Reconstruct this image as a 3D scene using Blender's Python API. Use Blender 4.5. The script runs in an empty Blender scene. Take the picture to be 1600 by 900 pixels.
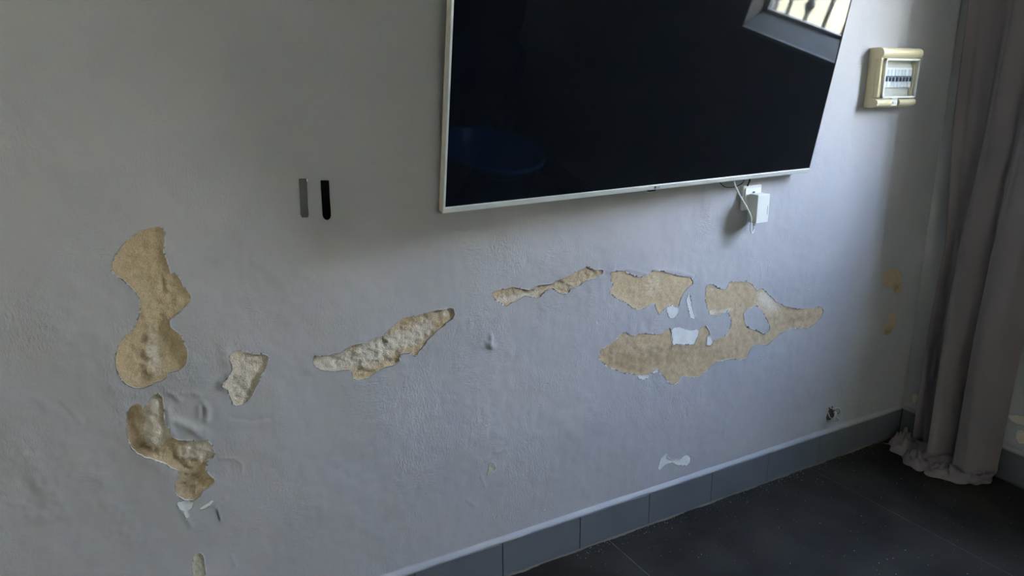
import bpy, bmesh, math, random
import numpy as np
from mathutils import Vector, Matrix
random.seed(7); RNG = np.random.default_rng(11)
PI = math.pi
scn = bpy.context.scene
COL = scn.collection

# ------------------------------------------------------------------ camera
YAW, PITCH, ROLL, FPX = 0.5000, -0.2697, -0.0075, 1132.21
CAM = np.array([-2.4971, -1.5055, 1.2811])
def cam_axes():
    cy, sy = math.cos(YAW), math.sin(YAW)
    f = np.array([sy*math.cos(PITCH), cy*math.cos(PITCH), math.sin(PITCH)])
    r = np.array([cy, -sy, 0.]); u = np.cross(r, f)
    return r*math.cos(ROLL)+u*math.sin(ROLL), -r*math.sin(ROLL)+u*math.cos(ROLL), f
CR, CU, CF = cam_axes()
cd = bpy.data.cameras.new('camera'); co = bpy.data.objects.new('camera', cd); COL.objects.link(co)
cd.sensor_width = 36.0; cd.lens = FPX/1600*36.0; cd.clip_start = .02
co.matrix_world = Matrix(((CR[0], CU[0], -CF[0], CAM[0]), (CR[1], CU[1], -CF[1], CAM[1]), (CR[2], CU[2], -CF[2], CAM[2]), (0, 0, 0, 1)))
scn.camera = co
def at(x, y, axis=1, v=0.0):
    """photo pixel -> point on the plane coordinate[axis] == v"""
    d = CR*(x-800)/FPX + CU*(450-y)/FPX + CF
    return CAM + (v-CAM[axis])/d[axis]*d

# ------------------------------------------------------------------ light
OUT = .17                            # outer face of the right wall
scn.view_settings.view_transform = 'Standard'; scn.view_settings.look = 'None'
scn.view_settings.gamma = 1.0; scn.view_settings.use_curve_mapping = False
scn.view_settings.exposure = 3.36
wd = bpy.data.worlds.new('sky'); scn.world = wd; wd.use_nodes = True
nt = wd.node_tree; bg = nt.nodes['Background']
tc = nt.nodes.new('ShaderNodeTexCoord'); sx = nt.nodes.new('ShaderNodeSeparateXYZ'); rp = nt.nodes.new('ShaderNodeValToRGB')
nt.links.new(tc.outputs['Generated'], sx.inputs[0]); nt.links.new(sx.outputs['Z'], rp.inputs[0]); nt.links.new(rp.outputs[0], bg.inputs[0])
rp.color_ramp.elements[0].position = 0.0; rp.color_ramp.elements[0].color = (.84, .90, 1.0, 1)
rp.color_ramp.elements[1].position = 0.8; rp.color_ramp.elements[1].color = (.44, .63, 1.0, 1)
SKY = 11.0
bg.inputs[1].default_value = SKY
sl = bpy.data.lights.new('sun', 'SUN'); sl.energy = 3.2; sl.angle = .0093; sl.color = (1, .93, .80)
so = bpy.data.objects.new('sun', sl); COL.objects.link(so)
so.rotation_euler = Vector((-.62, .25, .74)).to_track_quat('Z', 'Y').to_euler()   # shines from behind the house on to the yard
def portal(cy, cz, sy_, sz_):
    l = bpy.data.lights.new('window_portal', 'AREA'); l.shape = 'RECTANGLE'; l.size = sz_; l.size_y = sy_
    l.cycles.is_portal = True
    o = bpy.data.objects.new('window_portal', l); COL.objects.link(o); o.location = (OUT-.01, cy, cz)
    o.rotation_euler = (0, PI/2, 0)
W1 = (-.985, -.50, 1.185, 2.12)      # window_1 opening in the right wall: y0 y1 z0 z1
DR = (-3.75, -2.90, 1.27, 1.73)     # opening added behind the camera to let in fill light: x0 x1 z0 z1
for w in (W1,): portal((w[0]+w[1])/2, (w[2]+w[3])/2, w[1]-w[0], w[3]-w[2])
XL, YF, ZC = -4.6, -4.2, 2.6

# ------------------------------------------------------------------ materials
def mat(name, col, rough=.5, metal=0., bump=None, vary=None, spec=.5, alpha=None):
    """bump=(scale, strength, dist[, stretch]) ; vary=(scale, amount, colour2)"""
    m = bpy.data.materials.new(name); m.use_nodes = True; n = m.node_tree; b = n.nodes['Principled BSDF']
    b.inputs['Base Color'].default_value = (*col, 1); b.inputs['Roughness'].default_value = rough
    b.inputs['Metallic'].default_value = metal; b.inputs['Specular IOR Level'].default_value = spec
    tcn = n.nodes.new('ShaderNodeTexCoord')
    if vary:
        t = n.nodes.new('ShaderNodeTexNoise'); t.inputs['Scale'].default_value = vary[0]; t.inputs['Detail'].default_value = 6
        n.links.new(tcn.outputs['Object'], t.inputs['Vector'])
        r = n.nodes.new('ShaderNodeValToRGB'); r.color_ramp.elements[0].position = .5-vary[1]; r.color_ramp.elements[1].position = .5+vary[1]
        r.color_ramp.elements[0].color = (*col, 1); r.color_ramp.elements[1].color = (*vary[2], 1)
        n.links.new(t.outputs['Fac'], r.inputs[0]); n.links.new(r.outputs[0], b.inputs['Base Color'])
    if bump:
        t = n.nodes.new('ShaderNodeTexNoise'); t.inputs['Scale'].default_value = bump[0]; t.inputs['Detail'].default_value = 5
        mp = n.nodes.new('ShaderNodeMapping'); mp.inputs['Scale'].default_value = bump[3] if len(bump) > 3 else (1, 1, 1)
        n.links.new(tcn.outputs['Object'], mp.inputs[0]); n.links.new(mp.outputs[0], t.inputs['Vector'])
        bn = n.nodes.new('ShaderNodeBump'); bn.inputs['Strength'].default_value = bump[1]; bn.inputs['Distance'].default_value = bump[2]
        n.links.new(t.outputs['Fac'], bn.inputs['Height']); n.links.new(bn.outputs[0], b.inputs['Normal'])
    return m

def paint_material():
    m = bpy.data.materials.new('grey_wall_paint'); m.use_nodes = True; n = m.node_tree; b = n.nodes['Principled BSDF']; L = n.links.new
    tcn = n.nodes.new('ShaderNodeTexCoord')
    def noise(scale, det, st=(1, 1, 1), rough=.5):
        mp = n.nodes.new('ShaderNodeMapping'); mp.inputs['Scale'].default_value = st; L(tcn.outputs['Object'], mp.inputs[0])
        t = n.nodes.new('ShaderNodeTexNoise'); t.inputs['Scale'].default_value = scale; t.inputs['Detail'].default_value = det
        t.inputs['Roughness'].default_value = rough; t.inputs['Distortion'].default_value = .6
        L(mp.outputs[0], t.inputs['Vector']); return t.outputs['Fac']
    c = n.nodes.new('ShaderNodeValToRGB'); c.color_ramp.elements[0].position = .3; c.color_ramp.elements[1].position = .7
    c.color_ramp.elements[0].color = (.360, .368, .388, 1); c.color_ramp.elements[1].color = (.405, .409, .426, 1)
    L(noise(3.2, 8, (1, 1, 1), .62), c.inputs[0]); L(c.outputs[0], b.inputs['Base Color'])
    b.inputs['Roughness'].default_value = .62; b.inputs['Specular IOR Level'].default_value = .35
    def math_(op, a, bb):
        q = n.nodes.new('ShaderNodeMath'); q.operation = op
        for i, v in enumerate((a, bb)):
            if isinstance(v, (int, float)): q.inputs[i].default_value = v
            else: L(v, q.inputs[i])
        return q.outputs[0]
    def ramp(v, a, bb):
        r = n.nodes.new('ShaderNodeMapRange'); r.inputs[1].default_value = a; r.inputs[2].default_value = bb; L(v, r.inputs[0]); return r.outputs[0]
    mask = ramp(noise(4.5, 3), .47, .66)
    mask2 = ramp(noise(5.5, 3, (1.3, 1, .8)), .50, .68)
    st1 = math_('MULTIPLY', noise(190, 3, (1.15, 1, .55)), mask)          # upright brush marks
    st2 = math_('MULTIPLY', noise(170, 3, (.5, 1, 1.3)), mask2)          # sideways trowel marks
    h = math_('ADD', st1, st2)
    h = math_('ADD', h, math_('MULTIPLY', noise(30, 5), .55))
    pit = ramp(noise(60, 2), .70, .78)
    h = math_('SUBTRACT', h, math_('MULTIPLY', math_('MULTIPLY', pit, mask), .7))
    bn = n.nodes.new('ShaderNodeBump'); bn.inputs['Strength'].default_value = .75; bn.inputs['Distance'].default_value = .0018
    L(h, bn.inputs['Height']); L(bn.outputs[0], b.inputs['Normal'])
    return m
def plaster_material():
    """bare render: tan, with whitish salts (attribute stain.r) and damp brown (stain.g)"""
    m = bpy.data.materials.new('bare_plaster'); m.use_nodes = True; n = m.node_tree; b = n.nodes['Principled BSDF']; L = n.links.new
    at_ = n.nodes.new('ShaderNodeAttribute'); at_.attribute_name = 'stain'
    sp = n.nodes.new('ShaderNodeSeparateColor'); L(at_.outputs['Color'], sp.inputs[0])
    tcn = n.nodes.new('ShaderNodeTexCoord')
    def noise(scale, det):
        t = n.nodes.new('ShaderNodeTexNoise'); t.inputs['Scale'].default_value = scale; t.inputs['Detail'].default_value = det
        t.inputs['Roughness'].default_value = .65; L(tcn.outputs['Object'], t.inputs['Vector']); return t.outputs['Fac']
    g = noise(240, 4)
    base = n.nodes.new('ShaderNodeValToRGB'); base.color_ramp.elements[0].position = .3; base.color_ramp.elements[1].position = .7
    base.color_ramp.elements[0].color = (.43, .34, .215, 1); base.color_ramp.elements[1].color = (.585, .475, .315, 1)
    L(g, base.inputs[0])
    def mixby(fac, a, colr, lo, hi, k):
        q = n.nodes.new('ShaderNodeMath'); q.operation = 'MULTIPLY_ADD'; L(noise(k, 5), q.inputs[0]); q.inputs[1].default_value = .9; L(fac, q.inputs[2])
        r = n.nodes.new('ShaderNodeMapRange'); r.inputs[1].default_value = lo; r.inputs[2].default_value = hi; L(q.outputs[0], r.inputs[0])
        mx = n.nodes.new('ShaderNodeMix'); mx.data_type = 'RGBA'; L(r.outputs[0], mx.inputs[0]); L(a, mx.inputs[6])
        if isinstance(colr, tuple): mx.inputs[7].default_value = (*colr, 1)
        return mx.outputs[2]
    c = mixby(sp.outputs[1], base.outputs[0], (.25, .175, .095), .70, 1.25, 60)
    c = mixby(sp.outputs[0], c, (.66, .60, .50), .72, 1.1, 170)
    L(c, b.inputs['Base Color']); b.inputs['Roughness'].default_value = .95; b.inputs['Specular IOR Level'].default_value = .15
    bn = n.nodes.new('ShaderNodeBump'); bn.inputs['Strength'].default_value = .9; bn.inputs['Distance'].default_value = .0035
    ad = n.nodes.new('ShaderNodeMath'); ad.operation = 'MULTIPLY_ADD'; ad.inputs[1].default_value = .9
    L(sp.outputs[2], ad.inputs[0])
    ml = n.nodes.new('ShaderNodeMath'); ml.operation = 'MULTIPLY'; L(noise(330, 4), ml.inputs[0]); 
    a2 = n.nodes.new('ShaderNodeMath'); a2.operation = 'ADD'; a2.inputs[1].default_value = .15; L(sp.outputs[2], a2.inputs[0]); L(a2.outputs[0], ml.inputs[1])
    L(ml.outputs[0], bn.inputs['Height']); L(bn.outputs[0], b.inputs['Normal'])
    return m
M = {}
M['paint'] = paint_material()
M['plaster'] = plaster_material()
M['filler'] = mat('white_filler', (.70, .73, .71), .85, bump=(120, .3, .001), vary=(40, .3, (.58, .61, .60)))
M['filler_yellow'] = mat('old_yellowish_filler', (.50, .50, .40), .9, bump=(150, .7, .003), vary=(60, .2, (.36, .35, .25)))
M['rim'] = mat('broken_paint_edge', (.60, .59, .54), .9, bump=(200, .5, .001))
M['room_paint'] = mat('plain_wall_paint', (.50, .44, .35), .8, bump=(30, .3, .002))
M['ceiling'] = mat('ceiling_white', (.62, .60, .56), .9)
M['skirt'] = mat('blue_grey_skirting_glaze', (.105, .122, .138), .36, bump=(14, .25, .001), vary=(6, .25, (.130, .143, .155)))
M['grout'] = mat('dirty_grout', (.11, .098, .072), .95, bump=(150, .5, .001))
M['floor_grout'] = mat('beige_floor_grout', (.11, .10, .08), .95, bump=(150, .5, .001))
M['bead'] = mat('painted_bead', (.29, .295, .31), .6, bump=(40, .4, .001))
M['floor_tile'] = mat('charcoal_floor_tile', (.0120, .0106, .0088), .58, bump=(14, .7, .004), vary=(5, .14, (.029, .026, .021)), spec=.16)
M['dust'] = mat('plaster_crumbs', (.40, .37, .31), .95)
M['silver'] = mat('brushed_aluminium', (.66, .68, .66), .38, .45, bump=(60, .05, .0005, (1, 1, 30)))
M['tv_side'] = mat('satin_champagne_metal', (.80, .69, .52), .45, .15)
M['tv_back'] = mat('tv_back_plastic', (.02, .02, .022), .5)
M['logo'] = mat('dark_print', (.06, .065, .07), .5)
M['screen'] = mat('glossy_black_screen', (.004, .005, .007), .035, spec=.18)
M['ivory'] = mat('aged_ivory_plastic', (.66, .60, .40), .42, vary=(9, .2, (.60, .53, .34)))
M['switch_white'] = mat('grey_white_plastic', (.60, .66, .68), .4)
M['switch_dark'] = mat('blue_grey_toggle', (.10, .13, .19), .5)
M['tray'] = mat('tray_plastic', (.50, .52, .46), .5)
M['white'] = mat('white_plastic', (.74, .76, .74), .35)
M['offwhite'] = mat('off_white_plastic', (.66, .68, .62), .45)
M['black'] = mat('black_plastic', (.0015, .0015, .0015), .7, spec=.08)
M['grey_strip'] = mat('grey_strip_plastic', (.085, .087, .085), .55)
M['curtain'] = mat('grey_brown_curtain_cloth', (.30, .262, .268), .9, bump=(700, .25, .0006), spec=.2)
_n = M['curtain'].node_tree; _t = _n.nodes.new('ShaderNodeBsdfTranslucent'); _t.inputs[0].default_value = (.36, .31, .31, 1); _m = _n.nodes.new('ShaderNodeMixShader'); _m.inputs[0].default_value = .42
_n.links.new(_n.nodes['Principled BSDF'].outputs[0], _m.inputs[1]); _n.links.new(_t.outputs[0], _m.inputs[2]); _n.links.new(_m.outputs[0], _n.nodes['Material Output'].inputs[0])
M['frame'] = mat('window_frame_paint', (.60, .58, .53), .5)
M['sill'] = mat('cream_window_sill', (.66, .62, .53), .5)
M['iron'] = mat('wrought_iron_paint', (.16, .16, .15), .6)
M['yard'] = mat('yard_render', (.80, .72, .52), .9, bump=(8, .4, .01), vary=(2, .3, (.72, .63, .44)))
M['blue'] = mat('blue_chair_plastic', (.03, .20, .58), .25)
M['wire'] = mat('bare_wire_sheath', (.42, .40, .37), .45)
M['hole'] = mat('painted_hole_shade', (.06, .052, .045), .95)  # dark colour stands in for the shade inside the wall holes
m = bpy.data.materials.new('window_glass'); m.use_nodes = True; n = m.node_tree
n.nodes.remove(n.nodes['Principled BSDF']); tr = n.nodes.new('ShaderNodeBsdfTransparent'); gl = n.nodes.new('ShaderNodeBsdfGlossy'); gl.inputs[1].default_value = .02
mx = n.nodes.new('ShaderNodeMixShader'); mx.inputs[0].default_value = .05
n.links.new(tr.outputs[0], mx.inputs[1]); n.links.new(gl.outputs[0], mx.inputs[2])
n.links.new(mx.outputs[0], n.nodes['Material Output'].inputs[0]); M['glass'] = m

# ------------------------------------------------------------------ helpers
def link(o, parent=None, mt=None, label=None, cat=None, group=None, kind=None):
    COL.objects.link(o)
    if parent: o.parent = parent
    if mt is not None: o.data.materials.append(M[mt])
    if label: o['label'] = label
    if cat: o['category'] = cat
    if group: o['group'] = group
    if kind: o['kind'] = kind
    return o
def obj(name, bm, mt, parent=None, smooth=False, bevel=0, **k):
    bmesh.ops.recalc_face_normals(bm, faces=bm.faces)
    me = bpy.data.meshes.new(name); bm.to_mesh(me); bm.free()
    if smooth:
        for p in me.polygons: p.use_smooth = True
    o = link(bpy.data.objects.new(name, me), parent, mt, **k)
    if bevel:
        b = o.modifiers.new('bevel', 'BEVEL'); b.width = bevel; b.segments = 3; b.limit_method = 'ANGLE'
    return o
def empty(name, loc, label=None, cat=None, group=None, kind=None):
    o = bpy.data.objects.new(name, None); o.location = loc; o.empty_display_size = .05
    return link(o, None, None, label, cat, group, kind)
def box(x0, x1, y0, y1, z0, z1, bm=None):
    bm = bm or bmesh.new()
    v = [bm.verts.new(p) for p in ((x0, y0, z0), (x1, y0, z0), (x1, y1, z0), (x0, y1, z0), (x0, y0, z1), (x1, y0, z1), (x1, y1, z1), (x0, y1, z1))]
    for f in ((0, 3, 2, 1), (4, 5, 6, 7), (0, 1, 5, 4), (1, 2, 6, 5), (2, 3, 7, 6), (3, 0, 4, 7)): bm.faces.new([v[i] for i in f])
    return bm
def tube(pts, r, bm=None, seg=10, rads=None, smoothn=0):
    bm = bm or bmesh.new(); P = [Vector(p) for p in pts]
    if smoothn:
        Q = []
        for i in range(len(P)-1):
            a, b_, c, d = P[max(i-1, 0)], P[i], P[i+1], P[min(i+2, len(P)-1)]
            for k in range(smoothn):
                t = k/smoothn
                Q.append(.5*((2*b_)+(c-a)*t+(2*a-5*b_+4*c-d)*t*t+(-a+3*b_-3*c+d)*t**3))
        P = Q+[P[-1]]
    up = Vector((.13, .21, .97)); rings = []
    for i, p in enumerate(P):
        t = (P[min(i+1, len(P)-1)]-P[max(i-1, 0)]).normalized(); a = t.cross(up)
        if a.length < .05: a = t.cross(Vector((1, 0, 0)))
        a.normalize(); b_ = t.cross(a); rr = rads[i] if rads and not smoothn else r
        rings.append([bm.verts.new(p+rr*(math.cos(2*PI*k/seg)*a+math.sin(2*PI*k/seg)*b_)) for k in range(seg)])
    for A, B in zip(rings, rings[1:]):
        for k in range(seg): bm.faces.new((A[k], A[(k+1) % seg], B[(k+1) % seg], B[k]))
    bm.faces.new(rings[0][::-1]); bm.faces.new(rings[-1]); return bm
def prism(poly, ax, a, b, bm=None):
    """extrude a 2-D outline along axis ax from a to b"""
    bm = bm or bmesh.new()
    def P(u, v, w): return {0: (w, u, v), 1: (u, w, v), 2: (u, v, w)}[ax]
    A = [bm.verts.new(P(u, v, a)) for u, v in poly]; B = [bm.verts.new(P(u, v, b)) for u, v in poly]; n_ = len(poly)
    bm.faces.new(A); bm.faces.new(B[::-1])
    for i in range(n_): bm.faces.new((A[i], B[i], B[(i+1) % n_], A[(i+1) % n_]))
    return bm
# value noise -------------------------------------------------------
LAT = RNG.random((512, 512))
def vnoise(x, y, sx_, sy_=None, off=0):
    sy_ = sy_ or sx_
    u = x/sx_+off*17.3+100; v = y/sy_+off*31.7+100
    i = np.floor(u).astype(int); j = np.floor(v).astype(int); fu = u-i; fv = v-j
    fu = fu*fu*(3-2*fu); fv = fv*fv*(3-2*fv)
    g = lambda a, b: LAT[a % 512, b % 512]
    return (g(i, j)*(1-fu)+g(i+1, j)*fu)*(1-fv)+(g(i, j+1)*(1-fu)+g(i+1, j+1)*fu)*fv-.5
def fbm(x, y, s, octv=4, off=0, gain=.5):
    r = 0; a = 1.
    for k in range(octv): r = r+a*vnoise(x, y, s/2**k, off=off+k); a *= gain
    return r
def roughen(poly, step, amp, keep=False):
    out = []; P = np.array(poly); n_ = len(P)
    for i in range(n_):
        a, b_ = P[i], P[(i+1) % n_]; L = np.linalg.norm(b_-a); k = max(1, int(L/step)); nrm = np.array([-(b_-a)[1], (b_-a)[0]])/(L+1e-9)
        for q in range(k):
            p = a+(b_-a)*q/k
            if amp: p = p+nrm*amp*(2*RNG.random()-1)*(1 if q else .5)
            out.append(p)
    return np.array(out)
def poly_near(px, py, poly):
    """signed distance (negative inside) and nearest point"""
    best = np.full(px.shape, 1e9); bx = np.zeros_like(px); by = np.zeros_like(py); ins = np.zeros(px.shape, bool)
    n_ = len(poly)
    for i in range(n_):
        ax, ay = poly[i]; cx, cy = poly[(i+1) % n_]; dx, dy = cx-ax, cy-ay
        t = np.clip(((px-ax)*dx+(py-ay)*dy)/(dx*dx+dy*dy+1e-18), 0, 1); qx = ax+t*dx; qy = ay+t*dy
        d = (px-qx)**2+(py-qy)**2; m_ = d < best; best[m_] = d[m_]; bx[m_] = qx[m_]; by[m_] = qy[m_]
        c = ((ay > py) != (cy > py)); 
        with np.errstate(divide='ignore', invalid='ignore'): ins ^= c & (px < (cx-ax)*(py-ay)/(cy-ay+1e-30)+ax)
    return np.where(ins, -1, 1)*np.sqrt(best), bx, by
def lines(spec):
    """[(start, step), ..., (end,)] -> grid line positions"""
    out = []
    for (a, st), nx in zip(spec[:-1], spec[1:]):
        n_ = max(1, int(round((nx[0]-a)/st))); out += [a+(nx[0]-a)*i/n_ for i in range(n_)]
    return np.array(out+[spec[-1][0]])
def mesh_from(name, V, T, mt, parent=None, smooth=True, stain=None, mats=None, mi=None, **k):
    me = bpy.data.meshes.new(name); nv, nf = len(V), len(T)
    me.vertices.add(nv); me.vertices.foreach_set('co', np.ascontiguousarray(V, np.float32).ravel())
    me.loops.add(nf*3); me.loops.foreach_set('vertex_index', np.ascontiguousarray(T, np.int32).ravel())
    me.polygons.add(nf); me.polygons.foreach_set('loop_start', np.arange(0, nf*3, 3, dtype=np.int32)); me.polygons.foreach_set('loop_total', np.full(nf, 3, np.int32))
    if smooth: me.polygons.foreach_set('use_smooth', np.ones(nf, bool))
    me.materials.append(M[mt])
    if mats:
        for q in mats: me.materials.append(M[q])
        me.polygons.foreach_set('material_index', np.ascontiguousarray(mi, np.int32))
    me.update(calc_edges=True)
    if stain is not None:
        a = me.attributes.new('stain', 'FLOAT_COLOR', 'POINT'); a.data.foreach_set('color', np.ascontiguousarray(stain, np.float32).ravel())
    return link(bpy.data.objects.new(name, me), parent, None, **k)
def compact(V, T):
    u, inv = np.unique(T.ravel(), return_inverse=True); return V[u], inv.reshape(T.shape), u

def build_wall(name, S, Tt, to3, patches, relief, cut=None, parent_kind='structure'):
    """heightfield wall: grid lines S x Tt, patches = list of dicts, to3(s,t,h) -> xyz with h towards the room"""
    s, t = np.meshgrid(S, Tt, indexing='ij'); ns, ntt = s.shape
    s = s.copy(); t = t.copy(); lab = np.zeros(s.shape, int)            # 0 wall, k+1 patch
    SD = [None]*len(patches); cell = .0028
    for k, p in enumerate(patches):
        P = p['poly']; mg = .02
        i0, i1 = np.searchsorted(S, [P[:, 0].min()-mg, P[:, 0].max()+mg]); j0, j1 = np.searchsorted(Tt, [P[:, 1].min()-mg, P[:, 1].max()+mg])
        sub = (slice(i0, i1), slice(j0, j1)); a, b_ = s[sub], t[sub]
        sd, bx, by = poly_near(a, b_, P)
        for hpoly in p.get('holes', []):
            sd2, bx2, by2 = poly_near(a, b_, hpoly); c = (-sd2 > sd); sd = np.where(c, -sd2, sd); bx = np.where(c, bx2, bx); by = np.where(c, by2, by)
        hs = p.get('cell', cell)*.55; sn = np.abs(sd) < hs
        a[sn] = bx[sn]; b_[sn] = by[sn]; sd[sn] = 0.
        full = np.full(s.shape, 1.); full[sub] = sd; SD[k] = full
    idx = np.arange(ns*ntt).reshape(ns, ntt)
    A, B, C, D = idx[:-1, :-1].ravel(), idx[1:, :-1].ravel(), idx[1:, 1:].ravel(), idx[:-1, 1:].ravel()
    if cut is not None:
        ms = (s[:-1, :-1]+s[1:, 1:])/2; mt_ = (t[:-1, :-1]+t[1:, 1:])/2; keep = np.ones(ms.shape, bool)
        for c0, c1, c2, c3 in cut: keep &= ~((ms > c0) & (ms < c1) & (mt_ > c2) & (mt_ < c3))
        keep = keep.ravel(); A, B, C, D = A[keep], B[keep], C[keep], D[keep]
    # choose diagonal
    flip = np.zeros(len(A), bool)
    for f in SD:
        g = f.ravel(); flip |= (g[A]*g[C] < 0) | ((g[B] == 0) & (g[D] == 0))
    T1 = np.where(flip[:, None], np.stack([A, B, D], 1), np.stack([A, B, C], 1)); T2 = np.where(flip[:, None], np.stack([B, C, D], 1), np.stack([A, C, D], 1))
    TT = np.concatenate([T1, T2]); owner = np.zeros(len(TT), int)
    for k, f in enumerate(SD):
        g = f.ravel()[TT].sum(1); owner[g < -1e-9] = k+1
    S_, T_ = s.ravel(), t.ravel()
    base = relief(S_, T_)
    prox = np.ones(S_.shape)
    V0 = to3(S_, T_, base)
    # wall skin + rims
    Vall = [V0]; Tall = [TT[owner == 0]]; MI = [np.zeros((owner == 0).sum(), int)]; nv = len(V0); made = []
    for k, p in enumerate(patches):
        f = SD[k].ravel(); tk = TT[owner == k+1]
        if len(tk) == 0: continue
        E_ = np.concatenate([tk[:, [0, 1]], tk[:, [1, 2]], tk[:, [2, 0]]]); key = np.sort(E_, 1); kk = key[:, 0].astype(np.int64)*10**7+key[:, 1]
        u, first, cnt = np.unique(kk, return_index=True, return_counts=True); be = E_[first[cnt == 1]]
        depth = p['depth']; e = p.get('edge', .006)
        vs = np.unique(tk); inner = np.clip(-f[vs]/e, 0, 1); inner = inner*inner*(3-2*inner)
        drop = p.get('drop', depth*.5)
        jag = 1+.5*fbm(S_[vs], T_[vs], .012, 2, off=5)
        h = base[vs]-(drop+(depth-drop)*inner)*jag
        gr = p.get('grain', .0006)
        h += gr*inner*(fbm(S_[vs], T_[vs], .010, 2, off=3)*1.4+1.0*vnoise(S_[vs], T_[vs], .0052, off=9))+p.get('wave', .0015)*inner*fbm(S_[vs], T_[vs], .06, 2, off=4)
        stn = np.zeros((len(vs), 4)); stn[:, 3] = 1; stn[:, 2] = p.get('rough', .6)
        for (kind, px, py, rx, ry, w) in p.get('stains', []):
            c = at(px, py); ex = abs(at(px+rx, py)[0]-c[0]); ez = abs(at(px, py+ry)[2]-c[2])
            g = w*np.exp(-(((S_[vs]-c[0])/ex)**2+((T_[vs]-c[2])/ez)**2)); stn[:, {'w': 0, 'b': 1, 'h': 2}[kind]] += g
            if kind == 'w' and p.get('crust'): h += g*p['crust']*inner
        stn[:, 0] += p.get('white', 0); stn[:, 1] += p.get('brown', 0)
        h = np.minimum(h, base[vs]-p.get('min', .0003))
        Vp = to3(S_[vs], T_[vs], h); rem = np.full(len(V0), -1); rem[vs] = np.arange(len(vs))
        made.append((p, Vp, rem[tk], stn))
        # rim strip belonging to the wall (broken edge of paint and skim)
        bv = np.unique(be); rb = np.full(len(V0), -1); rb[bv] = nv+np.arange(len(bv))
        Vall.append(Vp[rem[bv]]); Tall.append(np.concatenate([np.stack([be[:, 0], be[:, 1], rb[be[:, 1]]], 1)[:, ::-1], np.stack([be[:, 0], rb[be[:, 1]], rb[be[:, 0]]], 1)[:, ::-1]]))
        MI.append(np.ones(2*len(be), int)); nv += len(bv)
    Vc, Tc, used = compact(np.concatenate(Vall), np.concatenate(Tall))
    w = mesh_from(name, Vc, Tc, 'paint', mats=['rim'], mi=np.concatenate(MI), kind='structure')
    roots = {}
    for p, Vp, Tp, stn in made:
        par = roots.get(p.get('under'), w)
        o = mesh_from(p['name'], Vp, Tp, p.get('mat', 'plaster'), parent=par, stain=stn, label=p.get('label'))
        roots[p.get('id')] = o
    return w

# ------------------------------------------------------------------ outlines of the peeled areas
def P3(pts, ox, oy, k, axis=1, v=0.0):
    out = [at(ox+a/k, oy+b/k, axis, v) for a, b in pts]
    return np.array([(p[0], p[2]) if axis == 1 else (-p[1], p[2]) for p in out])
A_ = P3([(300,72),(318,90),(322,130),(315,190),(330,225),(342,260),(348,295),(375,295),(398,325),(410,355),(440,385),(447,405),(435,430),(420,450),(390,475),(365,495),(345,515),(350,545),(385,570),(405,595),(412,625),(428,645),(430,680),(422,720),(400,738),(370,748),(350,755),(335,757),(332,780),(310,797),(275,800),(250,820),(220,830),(180,828),(150,818),(125,795),(105,765),(93,725),(92,685),(100,650),(115,615),(140,585),(170,565),(190,530),(205,490),(210,450),(205,410),(185,375),(155,345),(125,315),(95,305),(75,280),(75,245),(90,210),(115,175),(145,140),(180,112),(220,88),(260,78)], 150, 330, 3)
B_ = P3([(655,655),(690,655),(725,665),(745,672),(780,672),(808,680),(808,700),(797,735),(775,765),(765,800),(745,835),(730,865),(700,900),(665,910),(642,905),(635,880),(622,850),(615,830),(590,820),(592,800),(612,785),(625,765),(640,740),(635,715),(622,690),(630,670)], 150, 330, 3)
C_ = P3([(290,40),(310,60),(318,110),(318,160),(325,195),(350,215),(352,245),(385,262),(430,265),(480,265),(520,258),(540,285),(555,320),(552,348),(525,355),(518,380),(512,405),(530,425),(555,445),(555,468),(530,485),(505,500),(485,530),(460,545),(420,545),(390,530),(372,505),(372,470),(380,440),(392,420),(385,405),(355,395),(330,375),(300,365),(265,352),(225,342),(190,322),(165,295),(150,260),(145,220),(145,170),(150,130),(165,105),(195,92),(215,98),(222,125),(235,105),(250,80),(268,55)], 150, 600, 3)
I_ = P3([(480,790),(500,800),(508,820),(512,860),(515,905),(500,925),(465,920),(455,895),(450,850),(458,805)], 150, 600, 3)
C1 = P3([(375,558),(410,548),(455,550),(450,580),(430,592),(437,628),(420,625),(412,595),(390,585)], 150, 600, 3)
C2 = P3([(480,590),(500,572),(530,555),(555,535),(558,545),(535,568),(505,585)], 150, 600, 3)
D_ = P3([(110,520),(145,515),(200,515),(250,500),(300,490),(345,480),(390,450),(430,425),(480,412),(540,405),(600,375),(650,355),(700,340),(720,310),(760,280),(810,235),(860,200),(900,190),(960,180),(1020,165),(1080,145),(1130,130),(1180,130),(1215,120),(1250,110),(1275,120),(1285,160),(1275,195),(1250,215),(1225,225),(1200,255),(1175,280),(1140,300),(1110,335),(1085,360),(1060,385),(1040,425),(1010,450),(985,480),(980,505),(960,515),(930,505),(910,485),(870,490),(835,500),(820,530),(830,560),(800,580),(750,595),(700,610),(650,635),(610,665),(570,690),(520,708),(470,710),(435,700),(430,660),(420,630),(380,625),(330,635),(270,640),(210,638),(160,625),(125,605),(105,575)], 470, 460, 5.333)
E_ = P3([(165,340),(180,315),(215,298),(260,295),(310,280),(360,275),(410,285),(455,290),(490,300),(520,290),(560,265),(600,255),(650,250),(700,245),(740,215),(790,195),(840,175),(880,155),(920,135),(960,110),(1010,95),(1045,115),(1080,125),(1120,118),(1145,130),(1140,155),(1100,175),(1070,195),(1030,205),(990,215),(960,245),(930,265),(890,280),(860,290),(850,320),(800,335),(760,325),(725,300),(690,280),(650,300),(615,330),(600,360),(570,372),(530,360),(490,355),(450,350),(410,375),(370,405),(335,410),(310,435),(290,440),(260,420),(220,400),(185,375)], 740, 400, 5.625)
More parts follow.
